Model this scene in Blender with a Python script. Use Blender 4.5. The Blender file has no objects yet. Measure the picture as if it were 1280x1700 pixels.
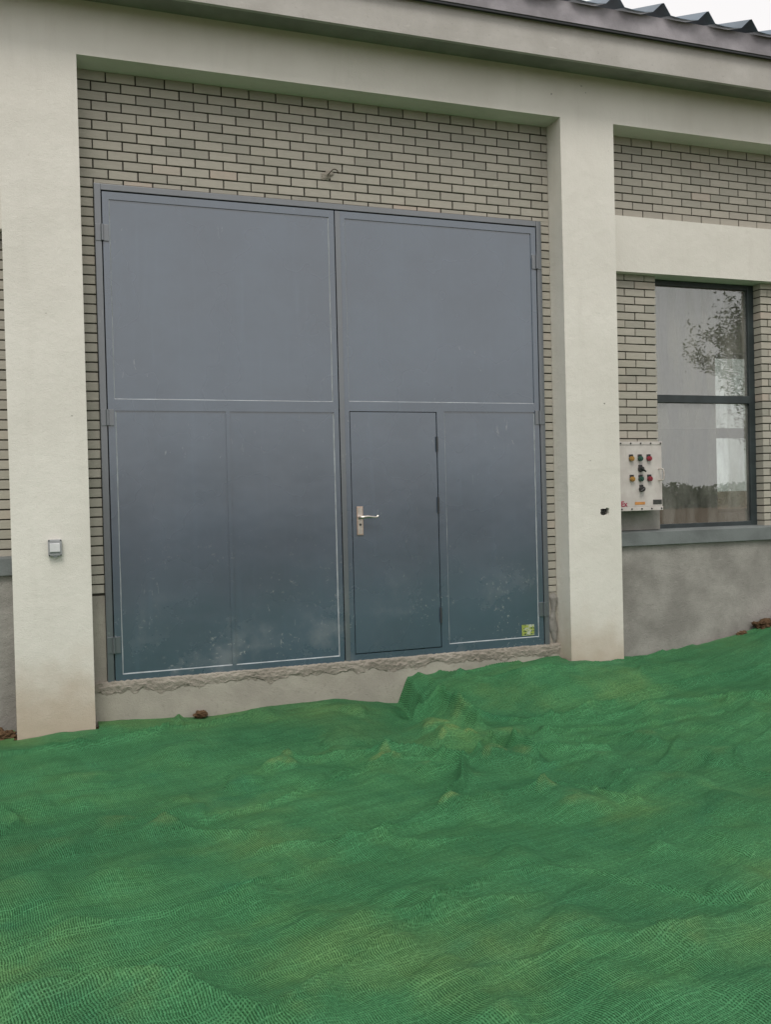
import bpy, bmesh, math, random
import numpy as np
from mathutils import Vector, Matrix, noise as mnoise
random.seed(7)
S = bpy.context.scene
C = S.collection

# ------------------------------------------------------------------ camera, world, sun, exposure
CAM = np.array([-0.443, -7.064, 1.311]); FPX = 1544.9
YAW, PITCH, ROLL = math.radians(19.632), math.radians(-0.852), math.radians(1.401)
def _rx(a): return np.array([[1, 0, 0], [0, math.cos(a), -math.sin(a)], [0, math.sin(a), math.cos(a)]])
def _ry(a): return np.array([[math.cos(a), 0, math.sin(a)], [0, 1, 0], [-math.sin(a), 0, math.cos(a)]])
def _rz(a): return np.array([[math.cos(a), -math.sin(a), 0], [math.sin(a), math.cos(a), 0], [0, 0, 1]])
RC = _rz(-YAW) @ _rx(PITCH) @ _ry(ROLL)          # columns: right, forward, up
cd = bpy.data.cameras.new('camera'); cam = bpy.data.objects.new('camera', cd); C.objects.link(cam)
cd.sensor_fit = 'HORIZONTAL'; cd.sensor_width = 36; cd.lens = FPX / 1280 * 36
cd.clip_start = .05; cd.clip_end = 2000
M = Matrix.Identity(4)
for i in range(3):
    M[i][0] = RC[i, 0]; M[i][1] = RC[i, 2]; M[i][2] = -RC[i, 1]; M[i][3] = CAM[i]
cam.matrix_world = M
S.camera = cam
def ray_z(px, py, z):
    d = RC @ np.array([(px - 640) / FPX, 1, (850 - py) / FPX]); t = (z - CAM[2]) / d[2]
    return CAM + t * d

SUN_EL, SUN_AZ = math.radians(56), math.radians(200)      # azimuth clockwise from +Y (north)
w = bpy.data.worlds.new('World'); S.world = w; w.use_nodes = True
nt = w.node_tree; nt.nodes.clear()
sky = nt.nodes.new('ShaderNodeTexSky'); sky.sky_type = 'NISHITA'; sky.sun_disc = False
sky.sun_elevation = SUN_EL; sky.sun_rotation = SUN_AZ; sky.air_density = 1.0; sky.dust_density = 4.0; sky.ozone_density = 1.0
hs = nt.nodes.new('ShaderNodeHueSaturation'); hs.inputs['Saturation'].default_value = .18
bg = nt.nodes.new('ShaderNodeBackground'); bg.inputs['Strength'].default_value = .1
wo = nt.nodes.new('ShaderNodeOutputWorld')
ov = nt.nodes.new('ShaderNodeMix'); ov.data_type = 'RGBA'; ov.inputs[0].default_value = .8; ov.inputs[7].default_value = (10.9, 10.65, 10.6, 1)   # even overcast veil
nt.links.new(sky.outputs[0], hs.inputs['Color']); nt.links.new(hs.outputs[0], ov.inputs[6]); nt.links.new(ov.outputs[2], bg.inputs['Color']); nt.links.new(bg.outputs[0], wo.inputs['Surface'])
sl = bpy.data.lights.new('sun', 'SUN'); sl.energy = 1.5; sl.angle = math.radians(22); sl.color = (1, .95, .87)
so = bpy.data.objects.new('sun', sl); C.objects.link(so); so.location = (0, -20, 30)
sd = Vector((math.sin(SUN_AZ) * math.cos(SUN_EL), math.cos(SUN_AZ) * math.cos(SUN_EL), math.sin(SUN_EL)))
so.rotation_euler = sd.to_track_quat('Z', 'Y').to_euler()
S.view_settings.view_transform = 'Standard'; S.view_settings.look = 'None'
S.view_settings.gamma = 1; S.view_settings.use_curve_mapping = False
S.view_settings.exposure = 0.06
S.cycles.max_bounces = 6; S.cycles.transparent_max_bounces = 10

# ------------------------------------------------------------------ materials
class NT:
    def __init__(s, name):
        s.m = bpy.data.materials.new(name); s.m.use_nodes = True; s.t = s.m.node_tree; s.n = s.t.nodes
        s.b = s.n['Principled BSDF']; s.out = s.n['Material Output']
        s.geo = s.add('ShaderNodeNewGeometry'); s.pos = s.geo.outputs['Position']
    def add(s, ty, **kw):
        n = s.n.new(ty)
        for k, v in kw.items(): setattr(n, k, v)
        return n
    def L(s, a, b): s.t.links.new(a, b)
    def put(s, sock, v):
        if isinstance(v, (int, float)): sock.default_value = v
        elif isinstance(v, tuple): sock.default_value = v if len(v) == 4 or len(v) != 3 or sock.type == 'VECTOR' else (*v, 1)
        else: s.L(v, sock)
    def noise(s, scale, detail=4, rough=.55, vec=None, stretch=None, dist=0):
        n = s.add('ShaderNodeTexNoise'); n.inputs['Scale'].default_value = scale; n.inputs['Detail'].default_value = detail
        n.inputs['Roughness'].default_value = rough; n.inputs['Distortion'].default_value = dist
        v = vec or s.pos
        if stretch:
            mp = s.add('ShaderNodeMapping'); mp.inputs['Scale'].default_value = stretch; s.L(v, mp.inputs['Vector']); v = mp.outputs[0]
        s.L(v, n.inputs['Vector']); return n.outputs['Fac']
    def math(s, op, a, b=0., c=None, clamp=False):
        n = s.add('ShaderNodeMath', operation=op, use_clamp=clamp)
        s.put(n.inputs[0], a); s.put(n.inputs[1], b)
        if c is not None: s.put(n.inputs[2], c)
        return n.outputs[0]
    def ramp(s, f, lo, hi, a=0., b=1.):
        n = s.add('ShaderNodeMapRange', interpolation_type='SMOOTHSTEP')
        s.put(n.inputs[0], f); s.put(n.inputs[1], lo); s.put(n.inputs[2], hi); s.put(n.inputs[3], a); s.put(n.inputs[4], b)
        return n.outputs[0]
    def mix(s, f, a, b, mode='MIX'):
        n = s.add('ShaderNodeMix', data_type='RGBA', blend_type=mode)
        s.put(n.inputs[0], f); s.put(n.inputs[6], a); s.put(n.inputs[7], b); return n.outputs[2]
    def bump(s, h, dist, strength=1.):
        n = s.add('ShaderNodeBump'); n.inputs['Distance'].default_value = dist; n.inputs['Strength'].default_value = strength
        s.L(h, n.inputs['Height']); s.L(n.outputs[0], s.b.inputs['Normal']); return n
    def xyz(s, v=None):
        n = s.add('ShaderNodeSeparateXYZ'); s.L(v or s.pos, n.inputs[0]); return n.outputs
    def set(s, col=None, rough=None, metal=None, spec=None):
        if col is not None: s.put(s.b.inputs['Base Color'], col)
        if rough is not None: s.put(s.b.inputs['Roughness'], rough)
        if metal is not None: s.put(s.b.inputs['Metallic'], metal)
        if spec is not None: s.put(s.b.inputs['Specular IOR Level'], spec)
        return s.m

def mat_plain(name, col, rough=.5, metal=0., var=.12, scale=9., bump=.0006):
    t = NT(name); n = t.noise(scale, 5)
    c = t.mix(t.ramp(n, .3, .7), tuple(x * (1 - var) for x in col), tuple(min(1, x * (1 + var)) for x in col))
    if bump: t.bump(t.noise(60, 3), bump)
    return t.set(c, rough, metal)

def mat_render():                       # off-white masonry paint on the concrete frame
    t = NT('masonry_paint')
    c = t.mix(t.ramp(t.noise(1.3, 5), .3, .72), (.64, .62, .565), (.715, .695, .64))
    c = t.mix(t.ramp(t.noise(2.6, 6, .6, stretch=(3, 3, .35)), .5, .8, 0, .35), c, (.57, .55, .495))
    x, y, z = t.xyz()
    dirt = t.math('MULTIPLY', t.ramp(t.math('ADD', z, t.math('MULTIPLY', t.noise(4, 6), .55)), .70, .02), .75)
    c = t.mix(dirt, c, (.36, .275, .19))
    sp = t.add('ShaderNodeTexVoronoi'); sp.inputs['Scale'].default_value = 5.5; t.L(t.pos, sp.inputs['Vector'])
    pit = t.math('MULTIPLY', t.ramp(sp.outputs['Distance'], .055, .03), t.ramp(t.noise(1.7, 2), .5, .56))
    c = t.mix(t.math('MULTIPLY', pit, .75), c, (.16, .15, .13))
    h = t.math('ADD', t.noise(180, 3), t.math('MULTIPLY', t.noise(7, 4), 3.0))
    h = t.math('SUBTRACT', h, t.math('MULTIPLY', pit, 1.5))
    t.bump(h, .0022)
    return t.set(c, .75, 0, .3)

def mat_concrete(name, a, b, stain=(.17, .16, .14), bumpd=.004, rough_amt=1.):
    t = NT(name)
    c = t.mix(t.ramp(t.noise(2.2, 8, .62), .34, .68), a, b)
    c = t.mix(t.ramp(t.noise(.9, 5, .6), .52, .78, 0, .5), c, stain)
    c = t.mix(t.ramp(t.noise(38, 3), .58, .75, 0, .3), c, tuple(x * .55 for x in a))
    c = t.mix(t.ramp(t.noise(5, 6, .7, stretch=(1, 1, 4)), .62, .74, 0, .4), c, tuple(min(1, x * 1.35) for x in b))
    h = t.math('ADD', t.math('MULTIPLY', t.noise(9, 7, .6), 2.2 * rough_amt), t.noise(120, 3))
    t.bump(h, bumpd); return t.set(c, .85, 0, .25)

def mat_brick():
    t = NT('grey_brick')
    oi = t.add('ShaderNodeObjectInfo'); r = oi.outputs['Random']
    ad = t.add('ShaderNodeVectorMath', operation='MULTIPLY_ADD'); t.L(oi.outputs['Location'], ad.inputs[0]); ad.inputs[1].default_value = (17.3, 5, 31.7); t.L(t.pos, ad.inputs[2])
    v = ad.outputs[0]
    cr = t.add('ShaderNodeValToRGB'); e = cr.color_ramp; e.interpolation = 'LINEAR'
    cols = [(0, (.30, .288, .25)), (.25, (.352, .332, .288)), (.5, (.378, .356, .308)), (.8, (.398, .372, .322)), (.96, (.41, .385, .335)), (1, (.43, .365, .31))]
    while len(e.elements) < len(cols): e.elements.new(.5)
    for el, (p, c) in zip(e.elements, cols): el.position = p; el.color = (*c, 1)
    t.L(r, cr.inputs[0])
    c = t.mix(t.ramp(t.noise(14, 6, .6, v), .3, .75, 0, .45), cr.outputs[0], (.32, .31, .265))
    c = t.mix(t.ramp(t.noise(46, 4, .6, v, (.25, 1, 2.2)), .52, .75, 0, .35), c, (.47, .45, .39))
    c = t.mix(t.ramp(t.noise(1.1, 4), .45, .75, 0, .35), c, (.42, .385, .31))
    h = t.math('ADD', t.noise(30, 5, .6, v, (.4, 1, 1.6)), t.math('MULTIPLY', t.noise(150, 2, .5, v), .4))
    t.bump(h, .0025); return t.set(c, .8, 0, .3)

def mat_gate(name='gate_paint', base=(.048, .075, .110), rough=.25):
    t = NT(name); x, y, z = t.xyz()
    c = t.mix(t.ramp(t.noise(1.1, 5, .6), .3, .7), tuple(k * .88 for k in base), tuple(k * 1.12 for k in base))
    streak = t.noise(3.0, 6, .6, stretch=(5, 5, .3))
    c = t.mix(t.ramp(streak, .52, .8, 0, .22), c, tuple(k * 1.7 for k in base))
    # dust and lime splashes, thicker where the plaster work ended near the sill
    low = t.ramp(z, 1.05, .05)
    d = t.math('MULTIPLY', t.ramp(t.noise(2.1, 7, .68), .50, .72), low)
    c = t.mix(t.math('MULTIPLY', d, .20), c, (.34, .34, .32))
    spl = t.math('MULTIPLY', t.ramp(t.noise(33, 4, .7), .60, .69), t.ramp(t.noise(2.7, 3), .48, .60))
    spl = t.math('MULTIPLY', spl, t.ramp(z, 1.3, .15, .0, 1.))
    c = t.mix(t.math('MULTIPLY', spl, .34), c, (.60, .59, .55))
    scr = t.math('MULTIPLY', t.ramp(t.noise(16, 3, .5, stretch=(2.2, 1, .5), dist=1.5), .69, .72), t.ramp(t.noise(1.5, 2), .52, .6))
    c = t.mix(t.math('MULTIPLY', scr, .3), c, (.42, .43, .43))
    ro = t.math('ADD', t.ramp(t.noise(1.6, 3, .5), .25, .75, rough - .03, rough + .06), t.math('MULTIPLY', d, .25))
    t.bump(t.math('ADD', t.noise(2.2, 3), t.math('MULTIPLY', t.noise(70, 2), .02)), .006)
    t.b.inputs['Coat Weight'].default_value = 1.; t.b.inputs['Coat Roughness'].default_value = .19; t.b.inputs['Coat IOR'].default_value = 1.75
    return t.set(c, ro, 0, .9)

def mat_soil():
    t = NT('soil')
    c = t.mix(t.ramp(t.noise(3, 8, .65), .3, .7), (.085, .05, .028), (.18, .115, .065))
    c = t.mix(t.ramp(t.noise(40, 5, .65), .5, .72, 0, .6), c, (.07, .042, .024))
    t.bump(t.math('ADD', t.noise(26, 8, .7), t.math('MULTIPLY', t.noise(110, 4), .4)), .02)
    return t.set(c, .95, 0, .15)

def mat_net():
    t = NT('green_net'); t.m.use_nodes = True
    uv = t.add('ShaderNodeUVMap', uv_map='weave').outputs[0]
    # the slack cloth skews and stretches its weave
    nz = t.add('ShaderNodeTexNoise'); nz.inputs['Scale'].default_value = .9; nz.inputs['Detail'].default_value = 3; t.L(uv, nz.inputs['Vector'])
    vm = t.add('ShaderNodeVectorMath', operation='MULTIPLY_ADD'); t.L(nz.outputs['Color'], vm.inputs[0]); vm.inputs[1].default_value = (.13, .13, 0); t.L(uv, vm.inputs[2])
    nz2 = t.add('ShaderNodeTexNoise'); nz2.inputs['Scale'].default_value = 7; nz2.inputs['Detail'].default_value = 2; t.L(uv, nz2.inputs['Vector'])
    vm2 = t.add('ShaderNodeVectorMath', operation='MULTIPLY_ADD'); t.L(nz2.outputs['Color'], vm2.inputs[0]); vm2.inputs[1].default_value = (.022, .022, 0); t.L(vm.outputs[0], vm2.inputs[2])
    u, v, _ = t.xyz(vm2.outputs[0])
    wob = t.math('MULTIPLY', t.noise(60, 2, .5, uv), .004)
    pu, pv = .0098, .0128
    def thread(a, p):
        q = t.math('PINGPONG', t.math('ADD', a, wob), p / 2)      # 0 .. p/2
        return t.math('DIVIDE', q, p / 2)
    tu, tv = thread(u, pu), thread(v, pv)
    wob2 = t.ramp(t.noise(5, 4, .6, uv), .3, .7, -.10, .10)
    fu = t.ramp(tu, t.math('ADD', .30, wob2), t.math('ADD', .52, wob2))   # knitted column
    fv = t.ramp(tv, t.math('ADD', .42, wob2), t.math('ADD', .62, wob2))
    def strand(a, p):
        n = t.add('ShaderNodeTexWhiteNoise', noise_dimensions='1D'); t.L(t.math('FLOOR', t.math('DIVIDE', t.math('ADD', a, wob), p)), n.inputs['W']); return n.outputs['Value']
    su_, sv_ = strand(u, pu * 1.0), strand(v, pv * 1.0)
    cover = t.math('MAXIMUM', t.math('MULTIPLY', fu, t.ramp(su_, 0, 1, .7, 1.)), t.math('MULTIPLY', fv, t.ramp(sv_, 0, 1, .25, .8)))
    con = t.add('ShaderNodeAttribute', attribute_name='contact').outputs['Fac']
    big = t.noise(.8, 5, .6, uv)
    c = t.mix(t.ramp(big, .3, .7), (.046, .205, .080), (.066, .262, .102))
    c = t.mix(t.ramp(t.noise(2.4, 6, .65, uv), .45, .75, 0, .5), c, (.092, .285, .095))
    c = t.mix(t.ramp(t.noise(1.7, 4, .6, uv), .55, .75, 0, .45), c, (.026, .190, .098))
    # soil dust rubbed into the net where it is pressed onto clods
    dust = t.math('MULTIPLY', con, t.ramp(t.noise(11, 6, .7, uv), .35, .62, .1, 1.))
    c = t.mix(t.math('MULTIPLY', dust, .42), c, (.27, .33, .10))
    c = t.mix(t.math('MULTIPLY', t.ramp(t.noise(.7, 6, .62, uv), .47, .70), .5), c, (.165, .315, .095))
    c = t.mix(t.math('MULTIPLY', t.ramp(t.noise(.55, 5, .6, uv, (1, 1.7, 1)), .58, .36), .45), c, (.030, .150, .066))
    c = t.mix(t.math('MULTIPLY', t.ramp(t.noise(90, 2, .5, uv), .5, .8), .25), c, (.16, .40, .19))
    c = t.mix(t.math('MULTIPLY', su_, .35), c, t.mix(1., c, (.62, .66, .66), 'MULTIPLY'))
    gap = t.mix(1., c, (.44, .47, .45), 'MULTIPLY')
    c = t.mix(t.ramp(cover, .15, .85), gap, t.mix(1., c, (1.36, 1.17, 1.27), 'MULTIPLY'))
    gr = t.math('ADD', t.math('MULTIPLY', t.noise(170, 2, .6, uv), .55), t.math('MULTIPLY', t.noise(65, 3, .7, uv), .45)); c = t.mix(1., c, t.mix(t.ramp(gr, .34, .66), (.60, .64, .62), (1.46, 1.37, 1.40)), 'MULTIPLY')
    t.set(c, .7, 0, .12)
    hb = t.math('ADD', t.math('MAXIMUM', t.ramp(tu, .2, 1), t.math('MULTIPLY', t.ramp(tv, .3, 1), .85)), 0)
    crk = t.math('ADD', t.noise(13, 4, .6, uv, (.7, 1.2, 1), .9), t.math('MULTIPLY', t.noise(42, 3, .6, uv, (1.4, .5, 1), .8), .35))
    t.bump(t.math('ADD', t.math('MULTIPLY', hb, .35), t.math('MULTIPLY', crk, 1.5)), .0075, .8)
    tl = t.add('ShaderNodeBsdfTranslucent'); t.put(tl.inputs['Color'], t.mix(.5, c, (.05, .28, .09)))
    m1 = t.add('ShaderNodeMixShader'); m1.inputs[0].default_value = .18; t.L(t.b.outputs[0], m1.inputs[1]); t.L(tl.outputs[0], m1.inputs[2])
    tr = t.add('ShaderNodeBsdfTransparent')
    m2 = t.add('ShaderNodeMixShader'); t.L(t.math('MAXIMUM', cover, .86), m2.inputs[0]); t.L(tr.outputs[0], m2.inputs[1]); t.L(m1.outputs[0], m2.inputs[2])
    t.L(m2.outputs[0], t.out.inputs['Surface'])
    return t.m

def mat_glass():
    t = NT('window_glass')
    tr = t.add('ShaderNodeBsdfTransparent'); tr.inputs[0].default_value = (.90, .93, .91, 1)
    gl = t.add('ShaderNodeBsdfGlossy'); gl.inputs['Roughness'].default_value = .004
    b = t.add('ShaderNodeBump'); b.inputs['Distance'].default_value = .0006; b.inputs['Strength'].default_value = .3
    t.L(t.noise(1.6, 2), b.inputs['Height']); t.L(b.outputs[0], gl.inputs['Normal'])
    lw = t.add('ShaderNodeLayerWeight'); lw.inputs[0].default_value = .5
    f = t.math('ADD', t.math('MULTIPLY', t.math('POWER', lw.outputs['Facing'], 4.), .8), .20, clamp=True)
    dirt = t.ramp(t.noise(1.8, 7, .65, stretch=(3.2, 1, .55)), .33, .75, .03, .27)  # dust smears, plus painted haze that lifts the pane and mimics streaky inner wall
    df = t.add('ShaderNodeBsdfDiffuse'); df.inputs[0].default_value = (.50, .49, .45, 1)
    m1 = t.add('ShaderNodeMixShader'); t.L(f, m1.inputs[0]); t.L(tr.outputs[0], m1.inputs[1]); t.L(gl.outputs[0], m1.inputs[2])
    m2 = t.add('ShaderNodeMixShader'); t.L(dirt, m2.inputs[0]); t.L(m1.outputs[0], m2.inputs[1]); t.L(df.outputs[0], m2.inputs[2])
    t.L(m2.outputs[0], t.out.inputs['Surface']); return t.m

def mat_sticker():
    t = NT('sticker_paper'); x, y, z = t.xyz()
    ln = t.ramp(t.math('PINGPONG', t.math('SUBTRACT', z, .113), .0125), .004, .0065)
    wd = t.ramp(t.noise(120, 2, .5, stretch=(1, 1, .05)), .46, .5)
    c = t.mix(t.math('MULTIPLY', ln, wd), (.30, .36, .07), (.05, .09, .04))
    c = t.mix(t.ramp(t.noise(30, 4), .5, .6), c, (.42, .45, .36))
    return t.set(c, .5)

def mat_leaf(name, a, b):
    t = NT(name); c = t.mix(t.noise(3, 3), a, b)
    t.set(c, .55, 0, .3)
    tl = t.add('ShaderNodeBsdfTranslucent'); t.put(tl.inputs['Color'], c)
    m = t.add('ShaderNodeMixShader'); m.inputs[0].default_value = .3; t.L(t.b.outputs[0], m.inputs[1]); t.L(tl.outputs[0], m.inputs[2]); t.L(m.outputs[0], t.out.inputs['Surface'])
    return t.m

def mat_box_paint():
    t = NT('enclosure_paint')
    c = t.mix(t.ramp(t.noise(7, 6, .6), .35, .7), (.47, .435, .41), (.56, .53, .50))
    c = t.mix(t.ramp(t.noise(9, 5, .65, stretch=(3, 1, .5)), .52, .8, 0, .5), c, (.37, .36, .29))
    return t.set(c, .4)

MT = dict(paint=mat_render(), brick=mat_brick(), gate=mat_gate(), frame=mat_gate('gate_frame_paint', (.072, .086, .10), .38),
          mortar=mat_plain('dark_joint', (.035, .032, .024), .95, 0, .3, 30, .002),
          plinth=mat_concrete('plinth_concrete', (.215, .205, .188), (.325, .312, .288)),
          ledge=mat_concrete('rough_mortar', (.25, .225, .19), (.35, .32, .275), (.17, .15, .125), .008, 1.5),
          plaster=mat_concrete('cement_plaster', (.29, .27, .235), (.37, .35, .30), (.24, .22, .18), .003),
          sillpaint=mat_plain('sill_paint', (.14, .155, .155), .6, 0, .18, 5, .002),
          fascia=mat_concrete('fascia_concrete', (.40, .385, .36), (.47, .455, .43), (.36, .34, .31), .002),
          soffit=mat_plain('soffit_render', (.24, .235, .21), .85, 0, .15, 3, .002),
          band=mat_plain('eaves_flashing', (.26, .245, .265), .5, .0, .3, 3.0, .002),
          roof=mat_plain('roof_sheet', (.11, .15, .19), .38, .25, .2, 2, 0),
          near_black=mat_plain('near_black_metal', (.03, .033, .038), .5),  # own colour of the hinges; also stands for shade under the eaves lip
          winframe=mat_plain('window_frame_paint', (.028, .038, .040), .4, 0, .25, 6),
          glass=mat_glass(), inner=mat_concrete('interior_plaster', (.72, .71, .67), (.80, .785, .74), (.64, .62, .58), .003),
          innerdado=mat_concrete('interior_cement', (.42, .41, .38), (.54, .525, .485), (.33, .32, .29), .003),
          bead=mat_plain('pale_bead_paint', (.33, .36, .38), .6, 0, .2, 9), soil=mat_soil(), net=mat_net(),
          steel=mat_plain('brushed_steel', (.62, .57, .52), .3, .9, .12, 40), bronze=mat_plain('copper_plate', (.56, .42, .34), .33, .75, .15, 50),
          black=mat_plain('black_plastic', (.022, .022, .022), .45), white=mat_plain('switch_plastic', (.62, .63, .64), .35, 0, .06),
          grey=mat_plain('grey_plastic', (.30, .31, .32), .45, 0, .1), box=mat_box_paint(),
          red=mat_plain('red_plastic', (.21, .016, .028), .35), green=mat_plain('green_plastic', (.012, .06, .04), .3), amber=mat_plain('amber_plastic', (.32, .17, .03), .35),
          redink=mat_plain('red_lettering', (.32, .02, .06), .5, 0, .1, 9, 0), orange=mat_plain('warning_label', (.50, .22, .06), .5, 0, .15, 60, 0),
          plate=mat_plain('name_plate', (.05, .052, .048), .4, .3, .5, 120, 0), sticker=mat_sticker(),
          bark=mat_plain('bark', (.07, .055, .04), .9, 0, .3, 12, .01), leaf=mat_leaf('leaf', (.035, .06, .02), (.07, .11, .03)))

# ------------------------------------------------------------------ mesh helpers
def link(name, me, mat, parent=None, loc=None):
    o = bpy.data.objects.new(name, me); C.objects.link(o)
    if mat is not None and not me.materials: me.materials.append(mat)
    if loc is not None: o.location = loc
    if parent is not None:
        o.parent = parent; o.matrix_parent_inverse = WM[parent.name].inverted()
    WM[o.name] = Matrix.Translation(loc) if loc is not None else Matrix.Identity(4)
    return o
WM = {}
def tag(o, label=None, cat=None, group=None, kind=None):
    for k, v in (('label', label), ('category', cat), ('group', group), ('kind', kind)):
        if v: o[k] = v
    return o
def thing(name, loc, label, cat, group=None):
    o = bpy.data.objects.new(name, None); C.objects.link(o); o.location = loc; o.empty_display_size = .1
    WM[o.name] = Matrix.Translation(loc); return tag(o, label, cat, group)
def bm_box(bm, x0, x1, y0, y1, z0, z1):
    v = [bm.verts.new((x, y, z)) for z in (z0, z1) for y in (y0, y1) for x in (x0, x1)]
    for f in ((0, 2, 3, 1), (4, 5, 7, 6), (0, 1, 5, 4), (2, 6, 7, 3), (0, 4, 6, 2), (1, 3, 7, 5)): bm.faces.new([v[i] for i in f])
    return v
def finish(bm, name, mat, parent=None, bev=0., seg=2, smooth=False, loc=None):
    if bev:
        bmesh.ops.bevel(bm, geom=list(bm.edges), offset=bev, segments=seg, profile=.6, affect='EDGES', clamp_overlap=True)
    bmesh.ops.recalc_face_normals(bm, faces=bm.faces)
    me = bpy.data.meshes.new(name); bm.to_mesh(me); bm.free()
    if smooth: me.polygons.foreach_set('use_smooth', [True] * len(me.polygons))
    return link(name, me, mat, parent, loc)
def box(name, x0, x1, y0, y1, z0, z1, mat, parent=None, bev=0., seg=2):
    bm = bmesh.new(); bm_box(bm, x0, x1, y0, y1, z0, z1); return finish(bm, name, MT[mat], parent, bev, seg)
def prism(name, outline, axis, a, b, mat, parent=None, bev=0.):
    """outline: 2-D points in the plane square to axis, pushed from a to b"""
    bm = bmesh.new()
    def P(p, t): return {'x': (t, p[0], p[1]), 'y': (p[0], t, p[1]), 'z': (p[0], p[1], t)}[axis]
    A = [bm.verts.new(P(p, a)) for p in outline]; B = [bm.verts.new(P(p, b)) for p in outline]
    bm.faces.new(A); bm.faces.new(B[::-1]); n = len(A)
    for i in range(n): bm.faces.new([A[i], A[(i + 1) % n], B[(i + 1) % n], B[i]])
    return finish(bm, name, MT[mat], parent, bev)
def cyl_bm(bm, c0, c1, r0, r1, n=16, cap=True):
    c0, c1 = Vector(c0), Vector(c1); d = (c1 - c0).normalized(); u = d.orthogonal().normalized(); v = d.cross(u)
    A = [bm.verts.new(c0 + r0 * (u * math.cos(k * 2 * math.pi / n) + v * math.sin(k * 2 * math.pi / n))) for k in range(n)]
    B = [bm.verts.new(c1 + r1 * (u * math.cos(k * 2 * math.pi / n) + v * math.sin(k * 2 * math.pi / n))) for k in range(n)]
    for i in range(n): bm.faces.new([A[i], A[(i + 1) % n], B[(i + 1) % n], B[i]])
    if cap: bm.faces.new(A[::-1]); bm.faces.new(B)
def cyl(name, c0, c1, r0, r1, mat, parent, n=16):
    bm = bmesh.new(); cyl_bm(bm, c0, c1, r0, r1, n); return finish(bm, name, MT[mat], parent)
def tube(name, pts, rads, mat, parent=None, n=10, sub=6, flat=1.):
    """swept tube through points (Catmull-Rom)"""
    P = [Vector(p) for p in pts]; R = list(rads) if hasattr(rads, '__len__') else [rads] * len(P); Q, K = [], []
    for i in range(len(P) - 1):
        a, b, c, d = P[max(i - 1, 0)], P[i], P[i + 1], P[min(i + 2, len(P) - 1)]
        for s in range(sub):
            t = s / sub
            Q.append(.5 * ((2 * b) + (c - a) * t + (2 * a - 5 * b + 4 * c - d) * t * t + (3 * b - a - 3 * c + d) * t ** 3)); K.append(R[i] * (1 - t) + R[i + 1] * t)
    Q.append(P[-1]); K.append(R[-1])
    bm = bmesh.new(); prev = None; ref = (Q[1] - Q[0]).orthogonal().normalized()
    for i, q in enumerate(Q):
        d = (Q[min(i + 1, len(Q) - 1)] - Q[max(i - 1, 0)]).normalized(); ref = (ref - d * ref.dot(d)).normalized(); w2 = d.cross(ref)
        ring = [bm.verts.new(q + K[i] * (ref * math.cos(k * 2 * math.pi / n) + w2 * math.sin(k * 2 * math.pi / n) * flat)) for k in range(n)]
        if prev:
            for k in range(n): bm.faces.new([prev[k], prev[(k + 1) % n], ring[(k + 1) % n], ring[k]])
        else: bm.faces.new(ring[::-1])
        prev = ring
    bm.faces.new(prev)
    return finish(bm, name, MT[mat], parent, smooth=True)
def lumpy(name, pts_fn, nu, nv, mat, parent=None):
    bm = bmesh.new(); g = [[bm.verts.new(pts_fn(i / (nu - 1), j / (nv - 1))) for j in range(nv)] for i in range(nu)]
    for i in range(nu - 1):
        for j in range(nv - 1): bm.faces.new([g[i][j], g[i + 1][j], g[i + 1][j + 1], g[i][j + 1]])
    return finish(bm, name, MT[mat], parent, smooth=True)

# ------------------------------------------------------------------ key sizes of the building (metres; z = 0 at the gate's foot, y = 0 at the brick face)
D = .22                                   # pillars and beam stand proud of the bricks
BB, BT = 4.45, 4.83                       # beam bottom and top
PIL = [(-5.07, -4.55), (-.72, -.205), (3.63, 4.145), (7.98, 8.50), (12.33, 12.85)]
X0, X1 = -5.07, 12.85
WIN = (4.70, 5.87, .985, 3.24)            # window opening
BACK = 3.75                               # inner face of the hall's rear wall
GX0, GX1, GT = -.105, 3.54, 3.635         # gate opening

# ------------------------------------------------------------------ ground under the netting
def smooth(a, b, x):
    t = np.clip((x - a) / (b - a), 0, 1); return t * t * (3 - 2 * t)
ZW_X = [-9, -1, 0, .5, 1.0, 1.6, 2.13, 2.22, 2.6, 3.6, 4.7, 5.4, 5.9, 8, 12]
ZW_Z = [-.36, -.30, -.30, -.285, -.275, -.285, -.345, -.13, -.125, -.125, -.135, -.03, .045, .16, .25]
ZF_X = [-9, 0, 2, 4, 6, 8, 12]
ZF_Z = [-.42, -.39, -.36, -.27, -.16, -.03, .05]
def base_height(x, y):
    zw = np.interp(x, ZW_X, ZW_Z); zf = np.interp(x, ZF_X, ZF_Z) - .012 * np.clip(-y - 1, 0, 6)
    k = smooth(-.45, -1.15, y); z = zw * (1 - k) + zf * k
    far = smooth(-9, -16, y); z = z * (1 - far) - .42 * far
    side = smooth(12, 18, np.abs(x - 3)); return z * (1 - side) - .42 * side
rng = np.random.RandomState(4)
def vnoise(x, y, s, seed):
    """smooth value noise on a lattice of cell s"""
    r = np.random.RandomState(seed).rand(256, 256); u, v = x / s + 40.3, y / s + 57.7
    i, j = np.floor(u).astype(int), np.floor(v).astype(int); fu, fv = u - i, v - j
    fu, fv = fu * fu * (3 - 2 * fu), fv * fv * (3 - 2 * fv); i0, i1, j0, j1 = i % 256, (i + 1) % 256, j % 256, (j + 1) % 256
    return (r[i0, j0] * (1 - fu) + r[i1, j0] * fu) * (1 - fv) + (r[i0, j1] * (1 - fu) + r[i1, j1] * fu) * fv - .5
CL = []                                     # clods: x, y, height, radius, flatness
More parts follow.
